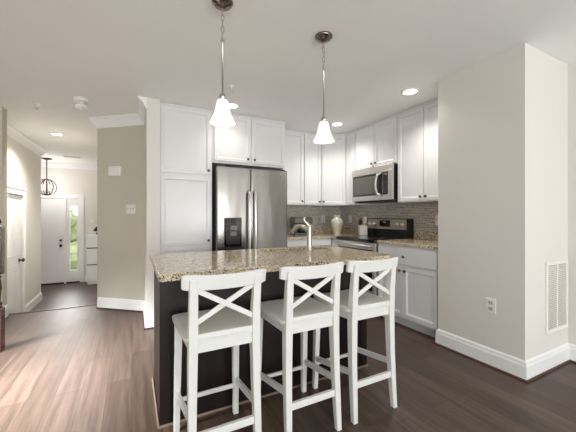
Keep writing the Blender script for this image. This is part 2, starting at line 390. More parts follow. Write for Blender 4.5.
# outdoors
struct(rect('ground', -9, 7, 9.05, 20, FZ - .3, FZ - .1, 'lawn'), 'green lawn outside the entry', 'lawn')
random.seed(4)
bm = bmesh.new()
for i in range(60):
    x = random.uniform(-5, 1.5); z = random.uniform(FZ - .1, 2.6); y = random.uniform(12.2, 13.2)
    m4 = Matrix.Translation((x, y, z)) @ Matrix.Diagonal((random.uniform(.3, .6),) * 3 + (1,))
    bmesh.ops.create_icosphere(bm, subdivisions=2, radius=1, matrix=m4)
for v in bm.verts: v.co += Vector((random.uniform(-.06, .06),) * 3)
tag(build('hedge', bm, 'leaf'), 'leafy green hedge outside, seen through the sidelight window', 'hedge')

# ------------------------------------------------------------------ cabinets
KNOBME = None
def knob(parent, x, z, y=-.022):
    global KNOBME
    if KNOBME is None:
        bm = bmesh.new(); lathe(bm, [(0, 0), (.006, 0), (.006, .010), (.014, .014), (.016, .020), (.012, .026), (0, .028)], 14)
        k = build('knob', bm, 'knob', None, True); KNOBME = k
    else:
        k = KNOBME.copy(); C.objects.link(k)
    k.parent = parent; k.location = (x, y, z); k.rotation_euler = (R(90), 0, 0); return k
def shaker(bm, x0, x1, z0, z1, t=.02, fr=.055):
    f = box(bm, x0, x1, -.002 - t, -.002, z0, z1)[2]
    bmesh.ops.inset_region(bm, faces=[f], thickness=fr, depth=0)
    bmesh.ops.inset_region(bm, faces=[f], thickness=.004, depth=0); bmesh.ops.translate(bm, verts=list(f.verts), vec=(0, .006, 0))
    bmesh.ops.inset_region(bm, faces=[f], thickness=.007, depth=0)
    bmesh.ops.inset_region(bm, faces=[f], thickness=.004, depth=0); bmesh.ops.translate(bm, verts=list(f.verts), vec=(0, .008, 0))
def cabinet(name, label, loc, rz, w, dep, h, doors, drawers=(), toe=0, group=None, moulding=False, body=None):
    t = thing(name, label, 'cabinet', loc, rz, group)
    bm = bmesh.new()
    if body: prism(bm, body, toe, h)
    else: box(bm, 0, w, 0, dep, toe, h)
    build('body', bm, 'cab', t)
    if toe: bx('toe_kick', (0, w, .065, dep, 0, toe), 'toe', t)
    if moulding: bx('top_moulding', (0, w, -.012, .02, h - .004, h + .016), 'cab', t)
    for x0, x1, z0, z1, kx in doors:
        bm = bmesh.new(); shaker(bm, x0, x1, z0, z1); dr = build('door', bm, 'cab', t, bevel=.0015)
        if kx is not None: knob(dr, (x1 - .03) if kx[0] == 'r' else (x0 + .03), (z0 + .045) if kx[1] == 'b' else (z1 - .045))
    for x0, x1, z0, z1 in drawers:
        bm = bmesh.new(); f = box(bm, x0, x1, -.022, -.002, z0, z1)[2]
        bmesh.ops.inset_region(bm, faces=[f], thickness=.012, depth=0); bmesh.ops.translate(bm, verts=list(f.verts), vec=(0, -.003, 0))
        dr = build('drawer', bm, 'cab', t, bevel=.0015); knob(dr, (x0 + x1) / 2, (z0 + z1) / 2, -.025)
    return t
HT = H - .018   # cabinet top
# pantry (front y = 3.585)
YP = 3.60
PX0, PX1 = .277, .85
cabinet('pantry_cabinet', 'tall white pantry cabinet left of the refrigerator', (PX0, YP, 0), 0, PX1 - PX0, .59, HT,
        [(.004, PX1 - PX0 - .018, 1.69, 2.425, 'rb'), (.004, PX1 - PX0 - .018, .868, 1.655, 'rb'), (.004, PX1 - PX0 - .018, .12, .85, None)], toe=.1, moulding=True)
# over fridge
FWX0, FWX1 = .853, 1.828
wf = FWX1 - FWX0
t = cabinet('wall_cabinet', 'white two-door cabinet above the refrigerator', (FWX0, YP, 1.84), 0, wf, .59, HT - 1.84,
        [(.02, wf / 2 - .018, .025, HT - 1.84 - .02, 'rb'), (wf / 2 + .010, wf - .02, .025, HT - 1.84 - .02, 'lb')], moulding=True)
tag(bx('end_panel', (1.796, 1.827, YP, 4.19, 0, 1.838), 'cab'), 'white panel standing against the right side of the refrigerator', 'panel')
# back wall uppers (front y = 3.885)
UB = 1.362; UHh = HT - UB; YU = 3.88
cabinet('wall_cabinet', 'white narrow wall cabinet just right of the refrigerator', (1.831, YU, UB), 0, .449, .31, UHh, [(.015, .44, .012, UHh - .02, 'rb')], moulding=True, group=None)
cabinet('wall_cabinet', 'white narrow wall cabinet left of the angled corner cabinet', (2.282, YU, UB), 0, .306, .31, UHh, [(.012, .298, .012, UHh - .02, 'rb')], moulding=True)
# diagonal corner: from (2.59,3.88) to (2.9,3.57)
DGY = 3.635
dw = math.hypot(.31, 3.88 - DGY); dang = -math.atan2(3.88 - DGY, .31)
dc, dsn = math.cos(dang), math.sin(dang)
def dloc(X, Y): # world -> local of the diagonal unit (rot -45 about (2.59,3.88))
    dx, dy = X - 2.59, Y - 3.88; return (dx * dc + dy * dsn, -dx * dsn + dy * dc)
pts = [(0, 0), (dw, 0), dloc(3.208, DGY), dloc(3.208, 4.188), dloc(2.59, 4.188)]
cabinet('corner_wall_cabinet', 'white angled corner wall cabinet above the cream vase', (2.59, 3.88, UB), dang, dw, .3, UHh, [(.02, dw - .02, .012, UHh - .02, 'lb')], body=pts, moulding=True)
# range wall uppers (front x = 2.9) rot -90 : local x -> -Y
cabinet('wall_cabinet', 'white filler cabinet between corner cabinet and microwave', (2.9, 3.633, UB), R(-90), .21, .308, UHh, [(.006, .204, .012, UHh - .02, None)], moulding=True)
mz = 1.85
cabinet('wall_cabinet', 'short white two-door wall cabinet above the microwave', (2.9, 3.42, mz), R(-90), .776, .308, HT - mz, [(.012, .38, .012, HT - mz - .02, 'rb'), (.392, .764, .012, HT - mz - .02, 'lb')], moulding=True)
cabinet('wall_cabinet', 'tall white two-door wall cabinet right of the microwave', (2.9, 2.641, UB), R(-90), .784, .308, UHh, [(.012, .372, .012, UHh - .02, 'rb'), (.382, .772, .012, UHh - .02, 'lb')], moulding=True)
# base cabinets
BX = 2.585; CT = .876
cabinet('base_cabinet', 'white base cabinet with one drawer and two doors right of the range', (BX, 2.648, 0), R(-90), .795, .63, CT,
        [(.015, .372, .125, .66, 'rt'), (.380, .775, .125, .66, 'lt')], [(.015, .775, .68, .855)], toe=.1)
cabinet('base_cabinet', 'white base cabinet under the back counter right of the refrigerator', (1.831, 3.585, 0), 0, .75, .6, CT,
        [(.012, .368, .125, .66, 'rt'), (.376, .73, .125, .66, 'lt')], [(.012, .368, .68, .855), (.376, .73, .68, .855)], toe=.1)
cabinet('corner_base_cabinet', 'white base cabinet in the corner left of the range', (2.585, 3.56, 0), R(-90), .13, .63, CT, [(.006, .124, .125, .855, None)], toe=.1)
# worktops
bm = bmesh.new(); prism(bm, [(1.831, 3.555), (2.555, 3.555), (2.555, 3.432), (3.216, 3.432), (3.216, 4.196), (1.831, 4.196)], CT + .002, .914)
t = tag(build('granite_worktop', bm, 'granite', bevel=.004), 'speckled granite worktop in the corner between refrigerator and range', 'worktop')
bm = bmesh.new(); box(bm, 1.831, 3.196, 4.176, 4.196, .9145, 1.016); box(bm, 3.196, 3.216, 3.432, 4.196, .9145, 1.016)
tag(build('granite_upstand', bm, 'granite'), 'granite upstand strip along the tiles behind the cream vase', 'upstand')
bm = bmesh.new(); prism(bm, [(2.555, 1.85), (3.216, 1.85), (3.216, 2.648), (2.555, 2.648)], CT + .002, .914)
t = tag(build('granite_worktop', bm, 'granite', bevel=.004), 'speckled granite worktop right of the range', 'worktop')
tag(bx('granite_upstand', (3.196, 3.216, 1.85, 2.648, .9145, 1.016), 'granite'), 'short granite upstand strip on the worktop right of the range', 'upstand')
# backsplash
bm = bmesh.new(); prism(bm, [(1.831, 4.188), (3.208, 4.188), (3.208, 1.85), (3.219, 1.85), (3.219, 4.199), (1.831, 4.199)], 1.018, 1.361)
box(bm, 3.208, 3.219, 2.66, 3.42, .93, 1.017)
tag(build('tile_backsplash', bm, 'tile'), 'grey brown mosaic strip tile backsplash under the wall cabinets', 'backsplash')

# ------------------------------------------------------------------ refrigerator
fx0, fx1 = .876, 1.793
t = thing('refrigerator', 'stainless steel side-by-side refrigerator with ice dispenser', 'refrigerator', (fx0, 3.46, 0))
fw = fx1 - fx0
bx('body', (.005, fw - .005, .085, .72, .03, 1.76), 'darkside', t)
bx('foot_grille', (.02, fw - .02, .06, .085, .03, .1), 'black', t)
sp = 1.293 - fx0
def fdoor(x0, x1):
    bm = bmesh.new(); box(bm, x0, x1, 0, .075, .11, 1.785)
    return build('door', bm, 'steel', t, bevel=.012)
d1 = fdoor(0, sp - .003); d2 = fdoor(sp + .003, fw)
for dd, x in ((d1, sp - .038), (d2, sp + .038)):
    bm = bmesh.new(); pts = [(x, -.004, .50), (x, -.040, .52)] + [(x, -.05 - .012 * math.sin(PI * i / 8), .53 + i * .93 / 8) for i in range(9)] + [(x, -.040, 1.48), (x, -.004, 1.50)]
    tube(bm, pts, .018, 10); hd = build('handle', bm, 'handle', dd, True)
# dispenser
x0, x1 = .085, .295; z0, z1 = .835, 1.18
ds = bx('dispenser', (x0, x1, -.012, .0, z0, z1), 'glass_black', d1, bevel=.006)
bx('dispenser_recess', (x0 + .02, x1 - .02, -.016, -.0125, z0 + .03, z0 + .16), 'black', ds)
bx('paddle', (x0 + .07, x1 - .07, -.022, -.0165, z0 + .13, z0 + .18), 'panel_grey', ds)
bx('chute', (x0 + .07, x1 - .06, -.02, -.0125, z0 + .20, z0 + .25), 'panel_grey', ds)
bm = bmesh.new()
for i in range(5): bx('button', (x0 + .032 + i * .03, x0 + .035 + i * .03, -.0145, -.012, z1 - .075, z1 - .068), 'panel_grey', ds)
bx('badge', (fw - .10, fw - .06, -.002, 0, 1.685, 1.70), 'panel_grey', d2)
for dd, x in ((d1, .03), (d2, fw - .09)): bx('hinge_cover', (x, x + .06, .02, .12, 1.786, 1.80), 'darkside', dd)

# ------------------------------------------------------------------ microwave
t = thing('microwave', 'stainless over-the-range microwave with curved handle', 'microwave', (2.82, 3.418, 1.405), R(-90))
mw, mh = .758, .442
bx('body', (.003, mw - .003, .03, .38, 0, mh - .002), 'black', t)
bx('top_vent', (0, mw, 0, .03, mh - .07, mh), 'satin2', t, bevel=.003)
dr = bx('door', (0, .60, 0, .029, .0, mh - .072), 'satin2', t, bevel=.003)
bx('window', (.03, .595, -.003, 0, .065, mh - .09), 'glass_black', dr)
bx('screen', (.055, .50, -.0045, -.003, .09, mh - .12), 'mw_glass', dr)
bm = bmesh.new(); tube(bm, [(.575, -.002, .05), (.57, -.03, .07)] + [(.55 - .028 * math.sin(PI * i / 8), -.045, .07 + i * .25 / 8) for i in range(9)] + [(.575, -.002, .345)], .013, 10)
build('handle', bm, 'handle', dr, True)
cp = bx('control_panel', (.603, mw - .06, 0, .029, .0, mh - .072), 'satin2', t, bevel=.002)
bx('keypad', (.603, mw - .072, -.003, 0, .065, mh - .09), 'glass_black', cp)
bx('display', (.62, mw - .085, -.0045, -.003, mh - .13, mh - .105), 'panel_grey', cp)
bm = bmesh.new()
for i in range(3):
    for j in range(5): bx('button', (.62 + i * .021, .633 + i * .021, -.0042, -.003, .085 + j * .032, .095 + j * .032), 'darkside', cp)
bx('side_trim', (mw - .058, mw, 0, .029, 0, mh - .072), 'satin2', t, bevel=.002)
bx('under_vent', (.03, mw - .03, .06, .36, -.02, 0), 'darkside', t)

# ------------------------------------------------------------------ range
t = thing('range', 'stainless and black electric range below the microwave', 'stove', (2.545, 3.42, 0), R(-90))
rw = .76
bx('body', (.004, rw - .004, .045, .645, .02, .877), 'black', t)
bx('cooktop', (0, rw, -.004, .60, .878, .918), 'glass_black', t, bevel=.006)
for cx, cy, r in ((.2, .17, .1), (.56, .17, .085), (.2, .43, .075), (.56, .43, .1)):
    bm = bmesh.new(); lathe(bm, [(r, .9183), (r + .002, .9187), (r + .004, .9183)], 28, (cx, cy)); build('burner_ring', bm, 'panel_grey', t)
od = bx('oven_door', (.003, rw - .003, .0, .043, .225, .874), 'satin2', t, bevel=.004)
bx('oven_window', (.05, rw - .05, -.003, 0, .30, .79), 'glass_black', od)
bm = bmesh.new(); tube(bm, [(.06, 0, .835), (.06, -.045, .835), (rw - .06, -.045, .835), (rw - .06, 0, .835)], .013, 10); build('handle', bm, 'handle', od, True)
bx('storage_drawer', (.003, rw - .003, .0, .043, .03, .218), 'satin2', t, bevel=.004)
bm = bmesh.new(); bar(bm, [(rw / 2, .64 - .04, .905, rw / 2, .05), (rw / 2, .64 - .035, 1.02, rw / 2, .05), (rw / 2, .64 - .03, 1.165, rw / 2, .038)])
bg = build('backguard', bm, 'black', t, bevel=.006)
fp = bx('control_panel', (.03, rw - .03, .55, .56, 1.02, 1.155), 'satin', bg, bevel=.003)
fp.rotation_euler = (0, 0, 0)
bx('display', (.27, .46, .546, .551, 1.055, 1.14), 'glass_black', fp)
bx('digits', (.34, .39, .5445, .547, 1.105, 1.125), 'panel_grey', fp)
for x in (.075, .165, .585, .675):
    bm = bmesh.new(); lathe(bm, [(0, 0), (.026, 0), (.026, .006), (.02, .01), (.018, .03), (0, .032)], 18)
    k = build('knob', bm, 'handle', fp, True); k.location = (x, .55, 1.09); k.rotation_euler = (R(90), 0, 0)

# ------------------------------------------------------------------ island
t = thing('kitchen_island', 'dark espresso kitchen island base behind the white stools', 'island', (0, 0, 0))
IX0, IX1, IY0, IY1 = .145, 1.665, 1.85, 2.42
# open-topped carcass so that the sink can hang inside
bm = bmesh.new()
box(bm, IX0, IX0 + .02, IY0, IY1, 0, .874); box(bm, IX1 - .02, IX1, IY0, IY1, 0, .874)
box(bm, IX0 + .02, IX1 - .02, IY0, IY0 + .02, 0, .874); box(bm, IX0 + .02, IX1 - .02, IY1 - .02, IY1, .1, .874)
build('base', bm, 'espresso', t)
bx('corner_post', (IX0 - .006, IX0 + .05, IY0 - .008, IY0 + .0, 0, .874), 'espresso', t)
bx('corner_post', (IX1 - .05, IX1 + .006, IY0 - .008, IY0 + .0, 0, .874), 'espresso', t)
bm = bmesh.new(); sweep(bm, [(IX0, IY1), (IX0, IY0), (IX1, IY0), (IX1, IY1)], [(0.008, 0), (.016, 0), (.015, .006), (.012, .010), (.008, .011)], -1)
build('shoe_moulding', bm, mat('island_shoe', srgb(112, 94, 82), .35), t)
n = 4
for i in range(n):
    x0 = IX0 + .03 + i * (IX1 - IX0 - .06) / n; x1 = x0 + (IX1 - IX0 - .06) / n - .006
    bx('rear_door', (x0, x1, IY1 + .001, IY1 + .02, .12, .85), 'espresso', t)
# countertop with rounded front corners and sink cut-out
def rounded(x0, x1, y0, y1, rs, seg=8):
    pts = []
    for (cx, cy, a0, r) in ((x1 - rs[0], y0 + rs[0], -90, rs[0]), (x1 - rs[1], y1 - rs[1], 0, rs[1]), (x0 + rs[2], y1 - rs[2], 90, rs[2]), (x0 + rs[3], y0 + rs[3], 180, rs[3])):
        for i in range(seg + 1): a = R(a0 + 90 * i / seg); pts.append((cx + r * math.cos(a), cy + r * math.sin(a)))
    return pts
CX0, CX1, CY0, CY1 = .118, 1.715, 1.585, 2.455
outer = rounded(CX0, CX1, CY0, CY1, (.10, .03, .02, .02))
SKX0, SKX1, SKY0, SKY1 = .93, 1.56, 2.16, 2.385
inner = rounded(SKX0, SKX1, SKY0, SKY1, (.07, .07, .07, .07))
bm = bmesh.new()
rings = {}
for key, pts, z in (('ot', outer, .914), ('ob', outer, .876), ('it', inner, .914), ('ib', inner, .876)):
    rings[key] = [bm.verts.new((x, y, z)) for x, y in pts]
N = len(outer)
for i in range(N):
    j = (i + 1) % N
    bm.faces.new([rings['ot'][i], rings['ot'][j], rings['it'][j], rings['it'][i]])
    bm.faces.new([rings['ob'][j], rings['ob'][i], rings['ib'][i], rings['ib'][j]])
    bm.faces.new([rings['ob'][i], rings['ob'][j], rings['ot'][j], rings['ot'][i]])
    bm.faces.new([rings['ib'][j], rings['ib'][i], rings['it'][i], rings['it'][j]])
tag(build('island_countertop', bm, 'granite', bevel=.003), 'speckled beige granite countertop on the kitchen island', 'countertop')
# sink bowl
bm = bmesh.new(); prof = [(SKX0 - .01, SKX1 + .01, SKY0 - .01, SKY1 + .01, .872), (SKX0, SKX1, SKY0, SKY1, .871), (SKX0 + .005, SKX1 - .005, SKY0 + .005, SKY1 - .005, .70), (SKX0 + .03, SKX1 - .03, SKY0 + .03, SKY1 - .03, .68)]
rr = [[bm.verts.new((x, y, z)) for x, y in rounded(a, b, c, d_, (.06,) * 4)] for a, b, c, d_, z in prof]
for a, b in zip(rr, rr[1:]):
    for i in range(len(a)): bm.faces.new([a[i], a[(i + 1) % len(a)], b[(i + 1) % len(a)], b[i]])
bm.faces.new(rr[-1])
sk = build('sink', bm, 'steel_sink', None, True); tag(sk, 'undermount steel sink sunk in the island countertop', 'sink')
md = sk.modifiers.new('solid', 'SOLIDIFY'); md.thickness = .002
# faucet
t = thing('faucet', 'brushed nickel single lever faucet on the island', 'faucet', (1.30, 2.115, .914))
bm = bmesh.new(); lathe(bm, [(0, 0), (.034, 0), (.034, .006), (.027, .016), (.023, .05), (.021, .11), (.022, .16), (.025, .19), (.026, .205), (.0, .215)], 20)
build('body', bm, 'nickel', t, True)
dr_ = Vector((-.62, .78, 0)); 
bm = bmesh.new(); P0 = Vector((0, 0, .158))
pts = []; rad = []
for i in range(13):
    u = i / 12; pts.append(P0 + dr_ * (.155 * u) + Vector((0, 0, .048 * math.sin(PI * u * .8) - .035 * u ** 3))); rad.append(.021 - .004 * u)
pts.append(pts[-1] + dr_ * .006 + Vector((0, 0, -.02))); rad.append(.017)
tube(bm, pts, rad, 12); build('spout', bm, 'nickel', t, True)
bm = bmesh.new(); tube(bm, [(0, 0, .19), (-.010, .0, .212), (-.030, .004, .230), (-.046, .006, .245), (-.048, .006, .262), (-.040, .004, .275)], [.018, .015, .012, .010, .010, .008], 10)
build('lever', bm, 'nickel', t, True)

# ------------------------------------------------------------------ stools
def make_stool():
    t = thing('bar_stool', 'white wooden bar stool', 'stool', (0, 0, 0), 0, 'bar stools at the island')
    # seat: slightly dished board with rounded corners
    bm = bmesh.new(); nx, ny = 14, 14
    def outline(u, v):   # u,v -1..1 (v=-1 rear/near)
        hw = .203 - .018 * (1 - v) / 2
        x = u * hw; y = .005 + v * .205
        # superellipse corner rounding
        k = max(abs(u), abs(v)); l = (abs(u) ** 9 + abs(v) ** 9) ** (1 / 9)
        f = k / l if l > 0 else 1
        return x * f, y * f
    top, bot = [], []
    for j in range(ny + 1):
        rt, rb = [], []
        for i in range(nx + 1):
            u = -1 + 2 * i / nx; v = -1 + 2 * j / ny
            x, y = outline(u, v); e = max(abs(u), abs(v))
            dish = -.010 * max(0, 1 - (u * u + v * v * .8))
            rt.append(bm.verts.new((x, y, .655 + dish - (.004 if e > .99 else 0)))); rb.append(bm.verts.new((x * .985, y * .985, .633)))
        top.append(rt); bot.append(rb)
    for j in range(ny):
        for i in range(nx):
            bm.faces.new([top[j][i], top[j][i + 1], top[j + 1][i + 1], top[j + 1][i]]); bm.faces.new([bot[j + 1][i], bot[j + 1][i + 1], bot[j][i + 1], bot[j][i]])
    for i in range(nx):
        bm.faces.new([top[0][i + 1], top[0][i], bot[0][i], bot[0][i + 1]]); bm.faces.new([top[ny][i], top[ny][i + 1], bot[ny][i + 1], bot[ny][i]])
    for j in range(ny):
        bm.faces.new([top[j][0], top[j + 1][0], bot[j + 1][0], bot[j][0]]); bm.faces.new([top[j + 1][nx], top[j][nx], bot[j][nx], bot[j + 1][nx]])
    s = build('seat', bm, 'stool', t); 
    # legs
    def leg(st, foot):
        bm = bmesh.new(); bar(bm, st); l = build('leg', bm, 'stool', t, bevel=.004)
        x, y, hx, hy = foot; bx('foot_pad', (x - hx, x + hx, y - hy, y + hy, 0, .004), 'plate', l)
    for s_ in (-1, 1):
        leg([(s_ * .170, .200, .004, .0155, .0155), (s_ * .168, .192, .2, .017, .017), (s_ * .163, .178, .60, .020, .02), (s_ * .162, .176, .632, .020, .02)], (s_ * .17, .2, .015, .015))
        leg([(s_ * .158, -.205, .004, .015, .016), (s_ * .156, -.196, .12, .017, .018), (s_ * .153, -.182, .35, .019, .021), (s_ * .150, -.177, .56, .0205, .024),
             (s_ * .149, -.180, .66, .0205, .024), (s_ * .149, -.188, .76, .020, .020), (s_ * .150, -.200, .86, .019, .016), (s_ * .1505, -.210,   .918, .018, .0135)], (s_ * .158, -.205, .0145, .0155))
    # aprons
    bm = bmesh.new(); box(bm, -.130, .130, -.190, -.168, .580, .633); build('apron', bm, 'stool', t, bevel=.002)
    bm = bmesh.new(); box(bm, -.143, .143, .168, .188, .580, .633); build('apron', bm, 'stool', t, bevel=.002)
    for s_ in (-1, 1):
        bm = bmesh.new(); beam(bm, (s_ * .152, -.154, .607), (s_ * .162, .158, .607), .02, .052); build('apron', bm, 'stool', t, bevel=.002)
    bx('back_sill', (-.130, .130, -.198, -.172, .634, .668), 'stool', t, bevel=.003)
    # stretchers
    bm = bmesh.new(); beam(bm, (-.137, -.192, .205), (.137, -.192, .205), .02, .036); build('stretcher', bm, 'stool', t, bevel=.002)
    bm = bmesh.new(); beam(bm, (-.153, .193, .172), (.153, .193, .172), .016, .022); build('stretcher', bm, 'stool', t, bevel=.002)
    for s_ in (-1, 1):
        bm = bmesh.new(); beam(bm, (s_ * .155, -.166, .272), (s_ * .168, .176, .212), .018, .034); build('stretcher', bm, 'stool', t, bevel=.002)
    # top rail, curved
    bm = bmesh.new(); K = 16; rg = []
    for i in range(K + 1):
        u = -1 + 2 * i / K; x = u * .200
        yc = -.227 + .030 * u * u
        zt = .935 + .008 * u * u; zb = .866 + .004 * u * u
        if abs(u) > .93: zt -= .006; zb += .006
        th = .011
        rg.append([bm.verts.new(p) for p in ((x, yc - th + .012, zb), (x, yc + th + .012, zb), (x, yc + th, zt), (x, yc - th, zt))])
    for a, b in zip(rg, rg[1:]):
        for k in range(4): bm.faces.new([a[k], a[(k + 1) % 4], b[(k + 1) % 4], b[k]])
    bm.faces.new(rg[0][::-1]); bm.faces.new(rg[-1])
    build('top_rail', bm, 'stool', t, bevel=.004)
    # crossed slats
    for s_, off in ((-1, -.006), (1, .006)):
        bm = bmesh.new(); beam(bm, (-s_ * .133, -.184 + off, .715), (s_ * .133, -.201 + off, .868), .012, .024); build('cross_slat', bm, 'stool', t, bevel=.002)
    return t
st = make_stool()
SY = 1.575
for i, (x, rz, lb) in enumerate(((.392, 0, 'white wooden bar stool with crossed back, leftmost of the three at the island'),
                            (.874, 0, 'white wooden bar stool with crossed back, middle of the three at the island'),
                            (1.307, 0, 'white wooden bar stool with crossed back, rightmost of the three, nearest the range'))):
    o = st if i == 0 else copy_tree(st)
    o.location = (x, SY, 0); o.rotation_euler = (0, 0, rz); o['label'] = lb

# ------------------------------------------------------------------ counter items
bm = bmesh.new(); lathe(bm, [(0, 0), (.050, 0), (.053, .006), (.048, .02), (.052, .05), (.078, .12), (.094, .175), (.093, .205), (.075, .24), (.052, .258), (.050, .268), (.058, .285), (.060, .296), (.054, .296), (.045, .27), (0, .26)], 28)
tag(build('vase', bm, 'cream', None, True, loc=(2.77, 3.71, .914)), 'cream glazed ceramic vase in the corner of the back counter', 'vase')
t = thing('utensil_crock', 'square white crock holding utensils at the back left of the range', 'crock', (2.96, 3.345, .919))
bm = bmesh.new(); f = box(bm, -.052, .052, -.052, .052, 0, .15)
bmesh.ops.inset_region(bm, faces=[f[1]], thickness=.006, depth=0); bmesh.ops.translate(bm, verts=list(f[1].verts), vec=(0, 0, -.13))
build('crock_body', bm, 'white_cer', t, bevel=.006)
t.rotation_euler[2] = R(-25)
bm = bmesh.new(); tube(bm, [(2.95, 3.355, .945), (2.94, 3.365, 1.08)], .005, 8)
m4 = Matrix.Translation((2.935, 3.37, 1.115)) @ Matrix.Diagonal((.035, .014, .045, 1)); bmesh.ops.create_uvsphere(bm, u_segments=12, v_segments=8, radius=1, matrix=m4)
tag(build('wooden_spoon', bm, 'spoon', None, True), 'dark wooden spoon standing in the white crock', 'spoon')
bm = bmesh.new(); tube(bm, [(2.97, 3.33, .945), (2.97, 3.315, 1.1)], .005, 8); box(bm, 2.947, 2.993, 3.305, 3.317, 1.095, 1.19)
tag(build('spatula', bm, 'white_cer'), 'white spatula standing in the crock beside the range', 'spatula')
t = thing('countertop_appliance', 'dark boxy appliance on the back counter behind the faucet', 'appliance', (2.28, 3.96, .914), R(-12))
bx('base', (-.13, .13, -.12, .12, 0, .035), 'black', t, bevel=.006)
bx('rear_housing', (-.12, .12, .0, .12, .035, .17), 'black', t, bevel=.006)
bx('top_housing', (-.14, .15, -.12, .12, .17, .268), 'appl_brown', t, bevel=.015)
bm = bmesh.new(); lathe(bm, [(0, 0), (.03, 0), (.045, .02), (.05, .05), (.04, .09), (.03, .1), (0, .1)], 18); build('carafe', bm, 'glass_black', t, True, loc=(0, -.06, .036))

# ------------------------------------------------------------------ outlets and wall devices
def outlet(label, loc, rz, kind='outlet', w=.072, h=.116, group=None):
    name = {'outlet': 'wall_outlet', 'switch': 'light_switch'}[kind]
    t = thing(name, label, 'outlet' if kind == 'outlet' else 'switch', loc, rz, group)
    bx('cover_plate', (-w / 2, w / 2, -.006, -.001, -h / 2, h / 2), 'plate', t, bevel=.002)
    if kind == 'outlet':
        for z in (-.024, .024):
            bm = bmesh.new(); box(bm, -.017, .017, -.009, -.006, z - .015, z + .015); s = build('socket', bm, 'slot', t, bevel=.002)
            bm = bmesh.new(); box(bm, -.009, -.006, -.0095, -.009, z - .006, z + .008); box(bm, .006, .009, -.0095, -.009, z - .006, z + .008); build('slot', bm, 'darkside', s)
    else:
        n = max(1, round(w / .045) - 0) if w > .08 else 1
        for i in range(n):
            x = (i - (n - 1) / 2) * .040; bx('toggle', (x - .006, x + .006, -.014, -.006, -.012, .012), 'slot', t)
    return t
outlet('white duplex outlet low on the right wall column', (2.54, 1.3735, .487), R(-90))
outlet('white outlet on the tiled back wall left of the cream vase', (2.845, 4.188, 1.15), 0)
outlet('white outlet on the tiled wall between the vase and the utensil crock', (3.208, 3.93, 1.15), R(-90))
outlet('white double switch plate on the tile right of the range', (3.208, 2.30, 1.15), R(-90), 'switch', .115, .12)
# angled wall: direction from (.14,4.16) to (-.40,4.62)
A = Vector((.14, 4.16)); B = Vector((-.40, 4.62)); ang = math.atan2(A.y - B.y, A.x - B.x)
def on_diag(px): # parameter from image column
    qv = (px - 288) / 300; s, c = math.sin(R(27.5)), math.cos(R(27.5)); d = Vector((s + qv * c, c - qv * s))
    e = B - A; det = d.x * (-e.y) + e.x * d.y
    k = (A.x * (-e.y) + e.x * A.y) / det
    return d * k, k
p, dd = on_diag(131)
outlet('white triple light switch on the angled hall wall', (p.x, p.y, 1.2 + 7 * dd / 300), ang, 'switch', .135, .116)
p, dd = on_diag(116.5)
t = thing('door_chime', 'white rectangular chime box high on the angled hall wall', 'chime', (p.x, p.y, 1.2 + 44.5 * dd / 300), ang)
bx('cover', (-.088, .088, -.045, -.001, -.062, .062), 'plate', t, bevel=.008)
# foyer devices on end wall
t = thing('thermostat', 'small white thermostat on the entry end wall above the chest', 'thermostat', (-.87, 8.87, 1.08)); bx('case', (-.05, .05, -.025, -.001, -.05, .05), 'plate', t, bevel=.004)
outlet('white light switch beside the front door above the chest', (-.91, 8.87, .84), 0, 'switch', .10, .11)
# return vent
t = thing('air_vent', 'white louvred return air grille on the right wall column', 'vent', (3.02, 1.14, .561))
# measured extents: x from 544..568
vx0, vx1, vz0, vz1 = -.18, .18, -.278, .278
bm = bmesh.new(); box(bm, vx0, vx1, -.010, -.001, vz0, vz0 + .025); box(bm, vx0, vx1, -.010, -.001, vz1 - .025, vz1); box(bm, vx0, vx0 + .025, -.010, -.001, vz0 + .025, vz1 - .025); box(bm, vx1 - .025, vx1, -.010, -.001, vz0 + .025, vz1 - .025)
box(bm, -.006, .006, -.010, -.001, vz0 + .025, vz1 - .025)
build('frame', bm, 'plate', t, bevel=.002)
bx('backing', (vx0 + .02, vx1 - .02, -.0035, -.001, vz0 + .02, vz1 - .02), 'slot', t)
bm = bmesh.new(); nl = 34
for i in range(nl):
    z = vz0 + .03 + i * (vz1 - vz0 - .06) / nl
    for a, b in ((vx0 + .025, -.006), (.006, vx1 - .025)):
        v = [bm.verts.new(pp) for pp in ((a, -.004, z), (b, -.004, z), (b, -.0095, z + .008), (a, -.0095, z + .008), (a, -.004, z + .002), (b, -.004, z + .002), (b, -.0095, z + .010), (a, -.0095, z + .010))]
        for f in ((0, 1, 2, 3), (7, 6, 5, 4), (0, 4, 5, 1), (1, 5, 6, 2), (2, 6, 7, 3), (3, 7, 4, 0)): bm.faces.new([v[ii] for ii in f])
build('louvres', bm, 'plate', t)

